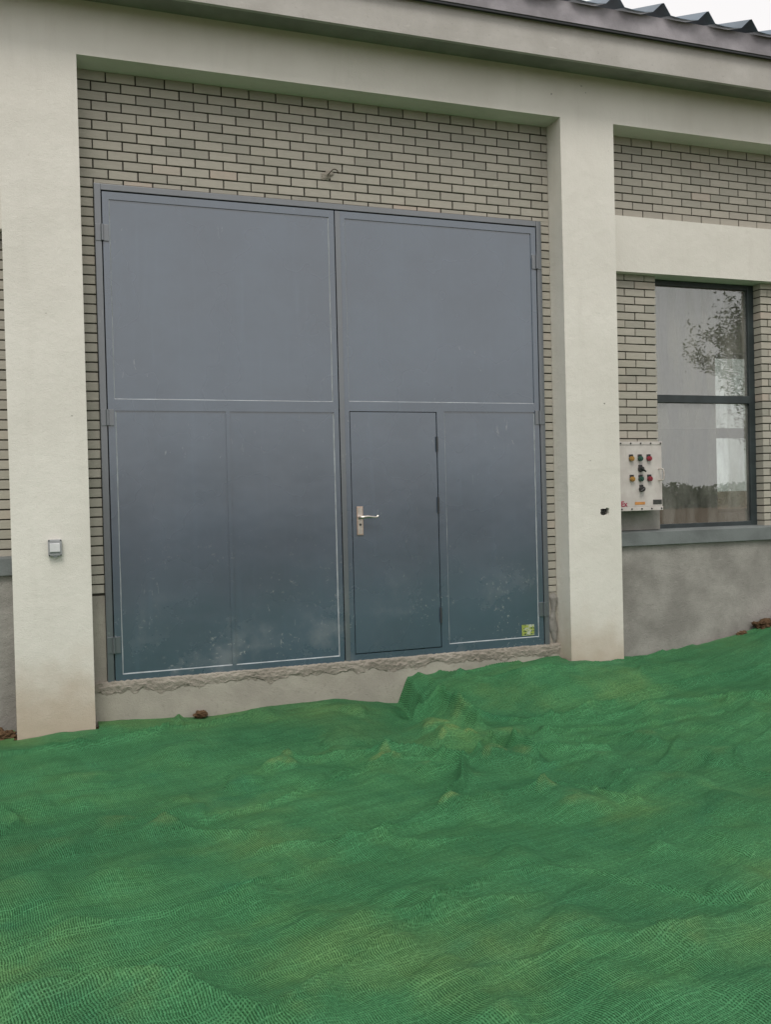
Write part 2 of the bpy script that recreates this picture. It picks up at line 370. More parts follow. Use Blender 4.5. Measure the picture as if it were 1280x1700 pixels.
for px, py, h, r in [(470, 1258, .10, .10), (268, 1362, .085, .09), (190, 1362, .07, .12), (110, 1395, .06, .10), (742, 1205, .19, .09), (778, 1212, .14, .05), (720, 1195, .12, .1), (640, 1252, .10, .10),
        (818, 1240, .18, .08), (860, 1250, .1, .08), (705, 1268, .07, .08), (748, 1318, .14, .06), (790, 1290, .06, .07), (820, 1330, .06, .09), (905, 1300, .11, .07), (960, 1325, .07, .13), (1095, 1402, .05, .05), (1215, 1165, .06, .10),
        (1085, 1170, .05, .10), (975, 1168, .06, .09), (905, 1210, .06, .08), (1075, 1215, .07, .10), (1000, 1252, .06, .09), (1190, 1245, .06, .12), (575, 1245, .05, .12), (440, 1180, .05, .07), (590, 1172, .05, .09),
        (425, 1480, .05, .08), (182, 1450, .06, .07), (122, 1525, .045, .08), (838, 1678, .06, .07), (1145, 1552, .07, .10), (965, 1530, .06, .14), (500, 1660, .06, .14), (740, 1610, .04, .10), (230, 1655, .06, .22),
        (40, 1330, .05, .14), (30, 1480, .05, .2), (330, 1560, .035, .13), (620, 1400, .05, .13), (560, 1540, .045, .16), (700, 1480, .05, .12), (1220, 1330, .05, .16), (1240, 1460, .05, .13), (1050, 1640, .05, .16), (400, 1290, .05, .10), (140, 1290, .06, .13), (300, 1240, .05, .12), (860, 1420, .05, .12), (60, 1640, .05, .16), (1260, 1640, .05, .14), (1140, 1290, .05, .1), (850, 1160, .07, .12), (770, 1145, .07, .12)]:
    x = 1.; y = -2.
    z = -.33
    for _ in range(4):
        q = ray_z(px, py, z); z = float(base_height(np.array([q[0]]), np.array([q[1]]))[0]) + h * .7
    CL.append((q[0], q[1], h, r))
for _ in range(150):
    CL.append((rng.uniform(-6, 11), rng.uniform(-9, -.5), rng.uniform(.012, .045), rng.uniform(.05, .16)))
TR = [ray_z(px, py, -.36)[:2] for px, py in ((700, 1185), (765, 1225), (790, 1255), (735, 1285), (850, 1262))]
def soil_height(x, y):
    z = base_height(x, y) + .05 * vnoise(x, y, .9, 1) + .03 * vnoise(x, y, .33, 2) + .018 * vnoise(x, y, .14, 3)
    for a, b in TR: z = z - .13 * np.exp(-((x - a) ** 2 + ((y - b) * .8) ** 2) / .022)
    for cx, cy, h, r in CL:
        dx = (x - cx) / r; dy = (y - cy) / r; ang = .25 * np.sin(3 * np.arctan2(dy, dx) + cx * 9); q = np.sqrt(dx * dx + dy * dy) * (1 + ang)
        z = np.maximum(z, base_height(x, y) + h * (.74 if r < .12 else .8) * np.sqrt(np.clip(1 - .8 * q * q, 0, 1)) - (q > 1.1) * 1.)
    return z
def axis_pts(a, b, c, d, fine, grow=1.16):
    mid = list(np.arange(b, c + 1e-6, fine)); lo = []; st = fine; p = b
    while p > a: st *= grow; p -= st; lo.append(max(p, a))
    hi = []; st = fine; p = c
    while p < d: st *= grow; p += st; hi.append(min(p, d))
    return np.array(lo[::-1] + mid + hi)
def grid_mesh(name, xs, ys, Z, keep=None):
    nx, ny = len(xs), len(ys); X, Y = np.meshgrid(xs, ys, indexing='ij')
    co = np.stack([X, Y, Z], -1).reshape(-1, 3)
    i, j = np.meshgrid(np.arange(nx - 1), np.arange(ny - 1), indexing='ij'); a = (i * ny + j).ravel()
    f = np.stack([a, a + ny, a + ny + 1, a + 1], 1)
    if keep is not None: f = f[keep[:-1, :-1].ravel()]
    me = bpy.data.meshes.new(name); me.vertices.add(len(co)); me.vertices.foreach_set('co', co.ravel())
    me.loops.add(f.size); me.loops.foreach_set('vertex_index', f.ravel()); me.polygons.add(len(f))
    me.polygons.foreach_set('loop_start', np.arange(0, f.size, 4)); me.polygons.foreach_set('loop_total', np.full(len(f), 4))
    me.polygons.foreach_set('use_smooth', np.ones(len(f), bool)); me.update(calc_edges=True); me.validate()
    return me
# bare ground to the horizon (the hall's slab stands in it)
gx = axis_pts(-900, -4, 9, 900, .045, 1.25); gy = axis_pts(-900, -6.5, .0, 900, .045, 1.25)
GXm, GYm = np.meshgrid(gx, gy, indexing='ij'); GZ = soil_height(GXm, GYm) - .012 - .022 * smooth(.02, -.15, GYm + .06 * (GXm > 5))
behind = smooth(.0, .6, GYm); GZ = GZ * (1 - behind) - .45 * behind
tag(link('ground', grid_mesh('ground', gx, gy, GZ), MT['soil']), 'bare brown soil under and around the netting', None, None, 'structure')

# netting: an elastic sheet let down onto the soil (obstacle relaxation, coarse to fine)
nxs = axis_pts(-5, -1.6, 6.4, 9.5, .013, 1.12); nys = axis_pts(-9, -4.7, -.03, -.03, .013, 1.12)
NX, NY = np.meshgrid(nxs, nys, indexing='ij'); OB = soil_height(NX, NY) + .004
Hn = None
for lvl in (8, 4, 2, 1):
    ob = OB[::lvl, ::lvl]
    if lvl > 1:                                   # keep the peaks when thinning out
        pad = np.pad(OB, ((0, (-OB.shape[0]) % lvl), (0, (-OB.shape[1]) % lvl)), mode='edge'); ob = pad.reshape(pad.shape[0] // lvl, lvl, pad.shape[1] // lvl, lvl).mean((1, 3)) * .5 + pad.reshape(pad.shape[0] // lvl, lvl, pad.shape[1] // lvl, lvl).max((1, 3)) * .5
    if Hn is None: h = ob.copy()
    else: h = np.maximum(np.repeat(np.repeat(Hn, 2, 0), 2, 1)[:ob.shape[0], :ob.shape[1]], ob)
    g = 2.6 * (.013 * lvl) ** 2 / 4
    for _ in range(300 if lvl > 1 else 160):
        a = h.copy(); a[1:-1, 1:-1] = .25 * (h[2:, 1:-1] + h[:-2, 1:-1] + h[1:-1, 2:] + h[1:-1, :-2]) - g
        a[0], a[-1], a[:, 0], a[:, -1] = a[1], a[-2], a[:, 1], a[:, -2]; h = np.maximum(a, ob)
    Hn = h
cl_ = smooth(-.75, -.45, NY) * smooth(1.7, 1.95, NX) * smooth(2.6, 2.35, NX); Hn = Hn * (1 - cl_) + np.minimum(Hn, OB + .012) * cl_      # steep end of the heap beside the gate
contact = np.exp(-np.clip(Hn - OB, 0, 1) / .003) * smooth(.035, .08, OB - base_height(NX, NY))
# slack: fine wrinkles that run with the slope, and a few long folds
ca, sa = math.cos(.42), math.sin(.42); al, ac = NX * ca + NY * sa, -NX * sa + NY * ca
wr = vnoise(al * .16, ac, .045, 11) * .012 + vnoise(al * .3 + 3, ac, .15, 12) * .024 + vnoise(al * .5 + 3, ac, .40, 16) * .022 + vnoise(NX, NY, .05, 13) * .003
wr += .032 * np.clip(1 - np.abs(vnoise(al * .30, ac + .05 * vnoise(NX, NY, .3, 15), .45, 14)) / .026, 0, 1) ** 1.2 * np.clip(vnoise(NX, NY, 1.1, 17) * 3 + .6, 0, 1)
Hn = Hn + wr * (1 - .6 * contact) + .004
def fold(pix, hgt, wid):
    global Hn
    P = []
    for px, py in pix:
        z = -.33
        for _ in range(3): q = ray_z(px, py, z); z = float(base_height(np.array([q[0]]), np.array([q[1]]))[0]) + .05
        P.append(q[:2])
    dm = np.full(NX.shape, 9.)
    for (ax, ay), (bx, by) in zip(P[:-1], P[1:]):
        L2 = (bx - ax) ** 2 + (by - ay) ** 2; t = np.clip(((NX - ax) * (bx - ax) + (NY - ay) * (by - ay)) / L2, 0, 1)
        dm = np.minimum(dm, np.hypot(NX - ax - t * (bx - ax), NY - ay - t * (by - ay)))
    Hn = Hn + 1.45 * hgt * np.exp(-(dm / (wid * .75)) ** 1.05)
for f in ([(330, 1352), (450, 1325), (560, 1285), (640, 1262), (740, 1254)], .030, .022), ([(60, 1240), (190, 1222), (330, 1193), (420, 1180)], .035, .02), ([(0, 1250), (120, 1240), (260, 1215)], .03, .025), \
         ([(430, 1400), (540, 1392), (640, 1390)], .022, .03), ([(640, 1375), (760, 1340), (830, 1322), (905, 1305)], .03, .03), ([(0, 1662), (120, 1640), (260, 1630), (370, 1655), (430, 1680)], .045, .06), \
         ([(760, 1192), (880, 1196), (960, 1190), (1100, 1165), (1280, 1150)], .03, .025), ([(905, 1212), (1050, 1192), (1200, 1178)], .022, .02), ([(600, 1520), (760, 1490), (900, 1470)], .018, .04), ([(800, 1600), (960, 1560), (1140, 1540), (1280, 1490)], .022, .05), \
         ([(690, 1122), (800, 1122), (950, 1106), (1100, 1086)], .03, .05), ([(100, 1535), (230, 1510), (420, 1470)], .018, .035), ([(850, 1240), (950, 1240), (1010, 1234)], .045, .035), ([(690, 1186), (735, 1184), (765, 1196), (795, 1208)], .09, .04), ([(640, 1248), (700, 1246), (770, 1262), (768, 1300), (745, 1318)], .06, .04), \
         ([(795, 1250), (815, 1228), (850, 1238), (890, 1256)], .07, .045), ([(470, 1256), (540, 1252), (640, 1246)], .035, .04), ([(890, 1200), (1000, 1172), (1130, 1142), (1280, 1122)], .05, .05), ([(1210, 1165), (1240, 1160), (1290, 1160)], .05, .04), ([(900, 1292), (980, 1305), (1060, 1318)], .03, .05), ([(255, 1350), (300, 1366), (420, 1372)], .025, .04), ([(700, 1340), (640, 1372), (560, 1398)], .025, .035), ([(700, 1275), (800, 1266), (900, 1262), (980, 1250)], .025, .025):
    fold(*f)
Hn = np.maximum(Hn, OB + .006)
keep = np.ones(NX.shape, bool)
keep &= ~((NX > 5.0) & (NY > -.075 - .10 * np.clip(vnoise(NX, NY, .35, 21) + .2, 0, 1)))       # the net stops short of the plinth there and shows soil
for (a, b) in PIL: keep &= ~((NX > a - .03) & (NX < b + .015) & (NY > -D - .012))
net_me = grid_mesh('netting', nxs, nys, Hn, keep)
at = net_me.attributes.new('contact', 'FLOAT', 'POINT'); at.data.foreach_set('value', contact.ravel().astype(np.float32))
uvl = net_me.uv_layers.new(name='weave')
ca, sa = math.cos(.20), math.sin(.20)
# arc length along the drape keeps the weave even on the slopes
vi = np.empty(len(net_me.loops), int); net_me.loops.foreach_get('vertex_index', vi)
su = np.concatenate([np.zeros((1, NX.shape[1])), np.cumsum(np.hypot(np.diff(NX, axis=0), .6 * np.diff(Hn, axis=0)), 0)], 0); sv = np.concatenate([np.zeros((NX.shape[0], 1)), np.cumsum(np.hypot(np.diff(NY, axis=1), .6 * np.diff(Hn, axis=1)), 1)], 1)
UV = np.stack([(su * ca + sv * sa).ravel(), (-su * sa + sv * ca).ravel()], 1)[vi]; uvl.data.foreach_set('uv', UV.ravel().astype(np.float32))
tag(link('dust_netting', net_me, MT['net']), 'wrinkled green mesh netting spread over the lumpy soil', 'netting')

# ------------------------------------------------------------------ the building
B = thing('industrial_building', (1.7, 0, 0), 'industrial hall with cream concrete frame, grey brick infill and ribbed metal roof', 'building')
def pillar_mesh(x0, x1, hole=None):
    bm = bmesh.new(); z0, z1, y0, y1 = -.9, BB, -D, .23
    zs = [z0 + (z1 - z0) * k / 12 for k in range(13)]
    if not hole:
        bm_box(bm, x0, x1, y0, y1, z0, z1)
    else:
        v = bm_box(bm, x0, x1, y0, y1, z0, z1); bm.faces.ensure_lookup_table()
        fr = [f for f in bm.faces if all(abs(q.co.y - y0) < 1e-6 for q in f.verts)][0]; ov = [v[0], v[1], v[5], v[4]]; bm.faces.remove(fr)
        n = len(hole); I = [bm.verts.new((a, y0, c)) for a, c in hole]; K = [bm.verts.new((a, y0 + .07, c)) for a, c in hole]
        q = n // 4
        for k in range(4):
            seg = [I[(k * q + s) % n] for s in range(q + 1)]
            bm.faces.new([ov[k], ov[(k + 1) % 4], *seg[::-1]])
        for k in range(n): bm.faces.new([I[k], I[(k + 1) % n], K[(k + 1) % n], K[k]])
        bm.faces.new(K[::-1])
    return bm
for k, (a, b) in enumerate(PIL):
    hole = None
    if k == 2:
        hx, hz = 3.985, 1.152
        k_ = 1.3
        hole = [(hx - .030, hz - .02), (hx - .005, hz - .026), (hx + .018, hz - .023), (hx + .033, hz - .016), (hx + .031, hz + .002), (hx + .034, hz + .017), (hx + .014, hz + .026), (hx + .004, hz + .017), (hx - .018, hz + .019), (hx - .034, hz + .014), (hx - .031, hz + .002), (hx - .036, hz - .008)]
        hole = [(hx + (p_ - hx) * k_, hz + (q_ - hz) * k_) for p_, q_ in hole]
    finish(pillar_mesh(a, b, hole), 'pillar', MT['paint'], B)
# a black cable end stuffed in the hole of the right pillar
def stuffing(u, v):
    a = u * 2 * math.pi; r = v * .038 * (1 + .25 * math.sin(3 * a) + .15 * math.sin(7 * a + 1)); return Vector((3.985 + r * 1.1 * math.cos(a), -D + .012 + .03 * v * v + .006 * math.sin(5 * a), 1.152 + r * .75 * math.sin(a)))
lumpy('cable_duct', stuffing, 18, 5, 'black', B)
# eaves: beam, soffit, fascia, flashing, roof sheet
box('ring_beam', X0, X1, -D, .23, BB, BT, 'paint', B)
box('soffit', X0 - .1, X1 + .1, -.47, .23, BT, BT + .06, 'soffit', B)
prism('fascia', [(-.50, 4.795), (-.468, 4.795), (-.468, 5.06), (-.50, 5.06)], 'x', X0 - .1, X1 + .1, 'fascia', B)
prism('lip_shadow_strip', [(-.545, 5.045), (-.47, 5.062), (-.47, 5.09), (-.545, 5.075)], 'x', X0 - .1, X1 + .1, 'near_black', B)  # shadow line below the flashing's lip, put in as a near-black strip
prism('eaves_flashing', [(-.553, 5.062), (-.546, 5.062), (-.540, 5.215), (-.47, 5.24), (-.47, 5.25), (-.545, 5.228)], 'x', X0 - .1, X1 + .1, 'band', B)
# roof sheets: one per pair of ribs, profile swept up the slope
SL = math.tan(math.radians(21)); PITCHR = .446; RY0, RY1 = -.60, 4.4
def rib_profile():
    return [(0, 0), (.10, .0), (.175, .012), (.265, .095), (.285, .10), (.35, .008), (.446, 0)]
k = 0; xr = 3.948 - .275 - PITCHR * 20
while xr < X1 + .1:
    bm = bmesh.new(); pr = rib_profile(); T = .003
    ring = []
    for yy in (RY0, .5, 2.0, RY1):
        z0 = 5.222 + (yy - RY0) * SL
        ring.append(([bm.verts.new((xr + a, yy, z0 + b)) for a, b in pr], [bm.verts.new((xr + a, yy, z0 + b - T)) for a, b in pr]))
    for (a, a2), (b, b2) in zip(ring[:-1], ring[1:]):
        for i in range(len(pr) - 1):
            bm.faces.new([a[i], a[i + 1], b[i + 1], b[i]]); bm.faces.new([a2[i], b2[i], b2[i + 1], a2[i + 1]])
    a, a2 = ring[0]
    for i in range(len(pr) - 1): bm.faces.new([a[i], a2[i], a2[i + 1], a[i + 1]])
    if X0 - .4 < xr: finish(bm, 'roof_sheet', MT['roof'], B)
    else: bm.free()
    xr += PITCHR
# lintels (cream) and window sills
for (a, b) in ((4.145, 7.98), (-4.55, -.72)):
    box('lintel', a, b, -.085, .23, 3.24, 3.725, 'paint', B)
    prism('window_sill', [(-.065, .835), (.23, .835), (.23, .975), (.0, .968), (-.065, .955)], 'x', a, b, 'sillpaint', B, .004)
    box('plinth_wall', a, b, -.03, .23, -.9, .835, 'plinth', B)
# foot of the wall under the gate: smooth cement face, with a rough mortar bed at the top
box('threshold_wall', -.205, 3.63, -.035, .23, -.9, -.03, 'plaster', B)
def ledge(u, v):
    x = -.205 + u * 3.835; n1 = mnoise.noise((x * 5, 3.1, 0)); n2 = mnoise.noise((x * 17, v * 4, 5)); n3 = mnoise.noise((x * 42, v * 8, 9))
    zb = min(-.035, -.066 + .055 * n1 + .035 * n2); z = .03 + (zb - .03) * min(1, v * 1.02)
    y = -.030 - .010 * math.sin(math.pi * min(1, v * .9 + .12)) * (1 + .9 * n2 + .4 * n1) - .007 * n3 - .004
    if v > .97: y = -.034
    if v < .04: y = .0
    return Vector((x, y, z + .006 * n3))
lumpy('mortar_bed', ledge, 420, 16, 'ledge', B)
# plaster strips below the bricks at each side of the gate
box('plaster_strip', -.205, GX0 - .004, .0, .23, -.1, .652, 'plaster', B)
box('plaster_strip', GX1 + .004, 3.63, .0, .23, -.1, .466, 'plaster', B)
def smear(u, v):
    z = .47 - v * .47; cx = 3.588 + .008 * math.sin(v * 9); wd = .036 + .012 * math.sin(v * 11 + 1) + .006 * mnoise.noise((v * 14, 2, 1)); wd *= min(1, (v * 8 + .2), (1 - v) * 7 + .2)
    x = cx + (u - .5) * 2 * wd; return Vector((x, .004 - .028 * (1 - (2 * u - 1) ** 2) ** .6 * min(1, v * 10, (1 - v) * 8) - .004 * mnoise.noise((x * 30, z * 22, 3)), z))
lumpy('mortar_patch', smear, 14, 60, 'plinth', B)

# brick walls: a dark jointed backing with every brick laid on it
ROWZ = lambda r: 4.445 - .07 * r          # under side of course r
J = .0095
brick_cache = {}
def brick_mesh(w_, h_, d_):
    key = (round(w_, 3), round(h_, 3), round(d_, 3))
    if key not in brick_cache:
        bm = bmesh.new(); c = .0022; x, z = key[0] / 2, key[1] / 2
        A = [bm.verts.new((sx * (x - c), 0, sz * (z - c))) for sx, sz in ((-1, -1), (1, -1), (1, 1), (-1, 1))]
        M_ = [bm.verts.new((sx * x, c, sz * z)) for sx, sz in ((-1, -1), (1, -1), (1, 1), (-1, 1))]
        K = [bm.verts.new((sx * x, key[2], sz * z)) for sx, sz in ((-1, -1), (1, -1), (1, 1), (-1, 1))]
        bm.faces.new(A)
        for i in range(4):
            j = (i + 1) % 4; bm.faces.new([A[i], M_[i], M_[j], A[j]]); bm.faces.new([M_[i], K[i], K[j], M_[j]])
        bm.faces.new(K[::-1]); bmesh.ops.recalc_face_normals(bm, faces=bm.faces)
        me = bpy.data.meshes.new('brick'); bm.to_mesh(me); bm.free(); me.materials.append(MT['brick']); brick_cache[key] = me
    return brick_cache[key]
def lay(wall, x0, x1, z0, z1, depth=.03):
    if x1 - x0 < .018 or z1 - z0 < .008: return
    o = bpy.data.objects.new('brick', brick_mesh(x1 - x0, z1 - z0, depth)); C.objects.link(o)
    o.location = ((x0 + x1) / 2 + random.uniform(-.0012, .0012), random.uniform(-.0012, .0018), (z0 + z1) / 2 + random.uniform(-.0008, .0008))
    o.rotation_euler = (random.uniform(-.004, .004), random.uniform(-.005, .005), random.uniform(-.004, .004))
    o.parent = wall; o.matrix_parent_inverse = Matrix.Identity(4)
def brick_wall(name, rects, holes, rows, odd_x, xa, xb, view, special=()):
    """rects: backing boxes; holes: rectangles left free; bricks outside `view` are joined"""
    bm = bmesh.new()
    for r in rects: bm_box(bm, *r)
    wall = finish(bm, name, MT['mortar'], None)
    wall.parent = B; wall.matrix_parent_inverse = WM[B.name].inverted(); rest = bmesh.new()
    for r in rows:
        z0, z1 = ROWZ(r) + J / 2, ROWZ(r) + .07 - J / 2
        if r == 1: z1 = BB
        off = odd_x if r % 2 else odd_x - .105; n0 = math.floor((xa - off) / .21); x = off + n0 * .21; spans = []
        while x < xb:
            spans.append([max(x + J / 2, xa), min(x + .21 - J / 2, xb), z0, z1]); x += .21
        for (hx0, hx1, hz0, hz1) in holes:
            new = []
            for a, b, q0, q1 in spans:
                if q1 <= hz0 + .0015 or q0 >= hz1 - .0015 or b <= hx0 or a >= hx1: new.append([a, b, q0, q1]); continue
                if q0 < hz0 - .010 and a > hx0 - .1 and b < hx1 + .1: new.append([a, b, q0, hz0]); continue
                if q1 > hz1 + .010 and a > hx0 - .1 and b < hx1 + .1:
                    if a < hx0 - .02: new.append([a, hx0, q0, hz1])
                    new.append([a, b, hz1, q1])
                    if b > hx1 + .02: new.append([hx1, b, q0, hz1])
                    continue
                if a < hx0 - .001: new.append([a, hx0, q0, q1])
                if b > hx1 + .001: new.append([hx1, b, q0, q1])
            # drop slivers beside an opening: the mason cut one longer piece instead
            spans = []
            for s in new:
                if spans and abs(s[0] - spans[-1][1] - J) < .002 and min(s[1] - s[0], spans[-1][1] - spans[-1][0]) < .05 and (abs(s[1] - hx0) < .002 or abs(spans[-1][0] - hx1) < .002): spans[-1][1] = s[1]
                else: spans.append(s)
        if r in special: spans = [[spans[0][0], max(s[1] for s in spans if s[1] < special[r]), z0, z1]] + [s for s in spans if s[0] > special[r]]
        for s in spans:
            a, b, q0, q1 = s
            edge = any(abs(b - h[0]) < .002 or abs(a - h[1]) < .002 for h in holes[1:]) if len(holes) > 1 else False
            if view[0] < (a + b) / 2 < view[1]: lay(wall, a, b, q0, q1, .098 if edge else .03)
            elif b - a > .02:
                bm_box(rest, a, b, 0, .02, q0, q1)
    if len(rest.verts):
        o = finish(rest, 'brick_courses', MT['brick'], wall); o.matrix_parent_inverse = Matrix.Identity(4); tag(o, kind='stuff')
    else: rest.free()
    return wall
def backing(x0, x1, z0, z1, hole):
    a, b, c, d = hole; y0, y1 = .0095, .23
    out = []
    if a > x0: out.append((x0, a, y0, y1, z0, z1))
    if b < x1: out.append((b, x1, y0, y1, z0, z1))
    if d < z1: out.append((a, b, y0, y1, d, z1))
    if c > z0: out.append((a, b, y0, y1, z0, c))
    return out
gh = (GX0 - .004, GX1 + .004, -1, GT + .006)
brick_wall('brick_wall', backing(-.205, 3.63, -.1, BB, (GX0 + .03, GX1 - .03, -.1, GT - .03)), [gh, (-1, GX0 - .004, -1, .656), (GX1 + .004, 4, -1, .470)], range(1, 58), 0., -.203, 3.628, (-9, 9))
wh = (WIN[0], WIN[1], .8, 3.30); W2 = (6.40, 7.57); wh2 = (*W2, .8, 3.30); plaster_hole = (4.1, 4.705, .0, 1.16)
def right_rows(): return [r for r in range(1, 52) if ROWZ(r) > .9]
lint = (0, 20, 3.24, 3.725)
brick_wall('brick_wall', backing(4.145, 6.1, .9, 3.24, (WIN[0] - .009, WIN[1] + .009, .9, 3.24)) + backing(6.1, 7.98, .9, 3.24, (W2[0] - .009, W2[1] + .009, .9, 3.24)) + [(4.145, 7.98, .0095, .23, 3.725, BB)],
           [lint, wh, wh2, plaster_hole], right_rows(), 4.48, 4.147, 7.978, (4.15, 6.75), {27: 4.72})
box('plaster_patch', 4.147, 4.70, .0, .0995, .972, 1.152, 'plinth', B)
brick_wall('brick_wall', [(-4.55, -.72, .0095, .23, .9, 3.24), (-4.55, -.72, .0095, .23, 3.725, BB)], [(-20, 0, 3.24, 3.725)], right_rows(), -4.5, -4.548, -.722, (-1.35, -.7))
# rest of the shell: unseen front bays, rear wall with windows, ends, floor, ceiling
for a, b in ((8.50, 9.05), (10.22, 10.75), (11.92, 12.33)): box('infill_wall', a, b, .0, .23, .97, 3.24, 'plinth', B)  # openings added in this unseen bay to light the rear wall
box('infill_wall', 8.50, 12.33, -.03, .23, -.9, .969, 'plinth', B); box('lintel', 8.50, 12.33, -.085, .23, 3.241, 3.725, 'paint', B); box('infill_wall', 8.50, 12.33, .0, .23, 3.726, BB - .001, 'plinth', B)

BW = [(8.40, 9.57), (4.05, 5.22), (-.3, .87), (10.4, 11.6)]  # first one shows through the pane; the others are added to brighten the hall
def wall_with_windows(name, y0, y1, z0, z1, mat):
    bm = bmesh.new(); x = X0
    for a, b in sorted(BW):
        bm_box(bm, x, a, y0, y1, z0, z1)
        if z0 < WIN[2]: bm_box(bm, a, b, y0, y1, z0, min(z1, WIN[2]))
        if z1 > WIN[3]: bm_box(bm, a, b, y0, y1, max(z0, WIN[3]), z1)
        x = b
    bm_box(bm, x, X1, y0, y1, z0, z1); finish(bm, name, MT[mat], B)
wall_with_windows('rear_wall', BACK, BACK + .24, 2.17, BB, 'inner')
wall_with_windows('rear_wall', BACK, BACK + .24, -.9, 2.17, 'innerdado')
box('end_wall', X1 - .24, X1, .23, BACK, -.9, BT + .062, 'inner', B); box('end_wall', X0, X0 + .24, .23, BACK, -.9, BT + .062, 'inner', B)
box('floor_slab', X0 + .24, X1 - .24, .23, BACK, -.15, .0, 'innerdado', B)
box('ceiling_slab', X0, X1, -.2, BACK + .24, BT + .065, BT + .16, 'inner', B)
box('rear_beam', X0, X1, BACK, BACK + .24, BB, BT + .062, 'inner', B)
for a, b in ((6.55, 6.95), (3.64, 4.1)): box('inner_column', a, b, 3.35, BACK, .0, BT + .06, 'inner', B)

def window(x0, x1, y, z0, z1, tz0, tz1, tl, tr, tt, tb, dep=.06):
    wf = thing('x', (0, 0, 0), None, None); bpy.data.objects.remove(wf)
    bm = bmesh.new(); bm_box(bm, x0, x0 + tl, y, y + dep, z0, z1); fr = finish(bm, 'window', MT['winframe'], B, .003)
    def bar(n, *a):
        o = box(n, *a, 'winframe', None, .003); o.parent = fr; o.matrix_parent_inverse = WM[B.name].inverted() @ Matrix.Identity(4) if False else Matrix.Identity(4); return o
    bar('frame_bar', x1 - tr, x1, y, y + dep, z0, z1); bar('frame_bar', x0 + tl, x1 - tr, y + .001, y + dep - .001, z1 - tt, z1); bar('frame_bar', x0 + tl, x1 - tr, y + .001, y + dep - .001, z0, z0 + tb)
    bar('transom', x0 + tl, x1 - tr, y - .006, y + dep - .003, tz0, tz1)
    for c, d in ((z0 + tb, tz0), (tz1, z1 - tt)):
        o = box('pane', x0 + tl, x1 - tr, y + .028, y + .033, c, d, 'glass', None); o.parent = fr; o.matrix_parent_inverse = Matrix.Identity(4)
    return fr
fw = window(WIN[0] - .012, WIN[1] + .012, .1, WIN[2] - .02, WIN[3] + .0, 2.122, 2.192, .05, .075, .05, .045)
window(W2[0] - .012, W2[1] + .012, .1, WIN[2] - .02, WIN[3] + .0, 2.122, 2.192, .05, .075, .05, .045)  # unseen second window, put in to let more light into the hall
for a, b in BW: window(a + .002, b - .002, BACK + .08, WIN[2] + .002, WIN[3] - .002, 2.05, 2.19, .06, .06, .05, .05)

# ------------------------------------------------------------------ the steel gate
G = thing('steel_gate', (1.72, -.01, .0), 'slate grey steel double gate with a wicket door in its right leaf', 'gate')
bm = bmesh.new(); YF, YB = -.022, .10
bm_box(bm, GX0, GX0 + .047, YF, YB, -.005, GT); finish(bm, 'frame_jamb', MT['frame'], G, .004)
bm = bmesh.new(); bm_box(bm, GX1 - .047, GX1, YF, YB, .02, GT); finish(bm, 'frame_jamb', MT['frame'], G, .004)
bm = bmesh.new(); bm_box(bm, GX0 + .047, GX1 - .047, YF + .001, YB - .001, GT - .047, GT - .001); finish(bm, 'frame_head', MT['frame'], G, .004)
box('frame_stop', GX0 + .047, GX1 - .047, .07, .10, -.02, GT - .05, 'near_black', G)
LZ0, LZ1 = .016, GT - .056
def leaf(x0, x1, cut_panels, name='gate_leaf', face=-.018, deep=.007):
    """steel leaf: flat face with sunk panels (x0,x1,z0,z1)"""
    xs = sorted({x0, x1, *[p[0] for p in cut_panels], *[p[1] for p in cut_panels]}); zs = sorted({LZ0, LZ1, *[p[2] for p in cut_panels], *[p[3] for p in cut_panels]})
    bm = bmesh.new(); V = {}
    def vt(x, y, z):
        k = (round(x, 5), round(y, 5), round(z, 5)); V.setdefault(k, None); 
        if V[k] is None: V[k] = bm.verts.new(k)
        return V[k]
    for i in range(len(xs) - 1):
        for j in range(len(zs) - 1):
            cx, cz = (xs[i] + xs[i + 1]) / 2, (zs[j] + zs[j + 1]) / 2
            if any(p[0] < cx < p[1] and p[2] < cz < p[3] for p in cut_panels): continue
            bm.faces.new([vt(xs[i], face, zs[j]), vt(xs[i + 1], face, zs[j]), vt(xs[i + 1], face, zs[j + 1]), vt(xs[i], face, zs[j + 1])])
    r = bmesh.ops.extrude_face_region(bm, geom=list(bm.faces)); bmesh.ops.translate(bm, verts=[e for e in r['geom'] if isinstance(e, bmesh.types.BMVert)], vec=(0, .055, 0))
    return finish(bm, name, MT['gate'], G)
def sub(o, parent): o.parent = parent; o.matrix_parent_inverse = Matrix.Identity(4); return o
def panel(p, parent, y, name='panel'):
    bm = bmesh.new(); n = 14; x0, x1, z0, z1 = p; g = [[None] * (n + 1) for _ in range(n + 1)]
    for i in range(n + 1):
        for j in range(n + 1):
            u, v = i / n, j / n; e = min(u, 1 - u, v, 1 - v); k = min(1, e * 5)
            g[i][j] = bm.verts.new((x0 - .006 + u * (x1 - x0 + .012), y + k * .0022 * mnoise.noise((x0 * 3 + u * 2.6, v * 3.1, 2.2)), z0 - .006 + v * (z1 - z0 + .012)))
    for i in range(n):
        for j in range(n): bm.faces.new([g[i][j], g[i + 1][j], g[i + 1][j + 1], g[i][j + 1]])
    r = bmesh.ops.extrude_face_region(bm, geom=list(bm.faces)); bmesh.ops.translate(bm, verts=[e for e in r['geom'] if isinstance(e, bmesh.types.BMVert)], vec=(0, .012, 0))
    return sub(finish(bm, name, MT['gate'], None, smooth=False), parent)
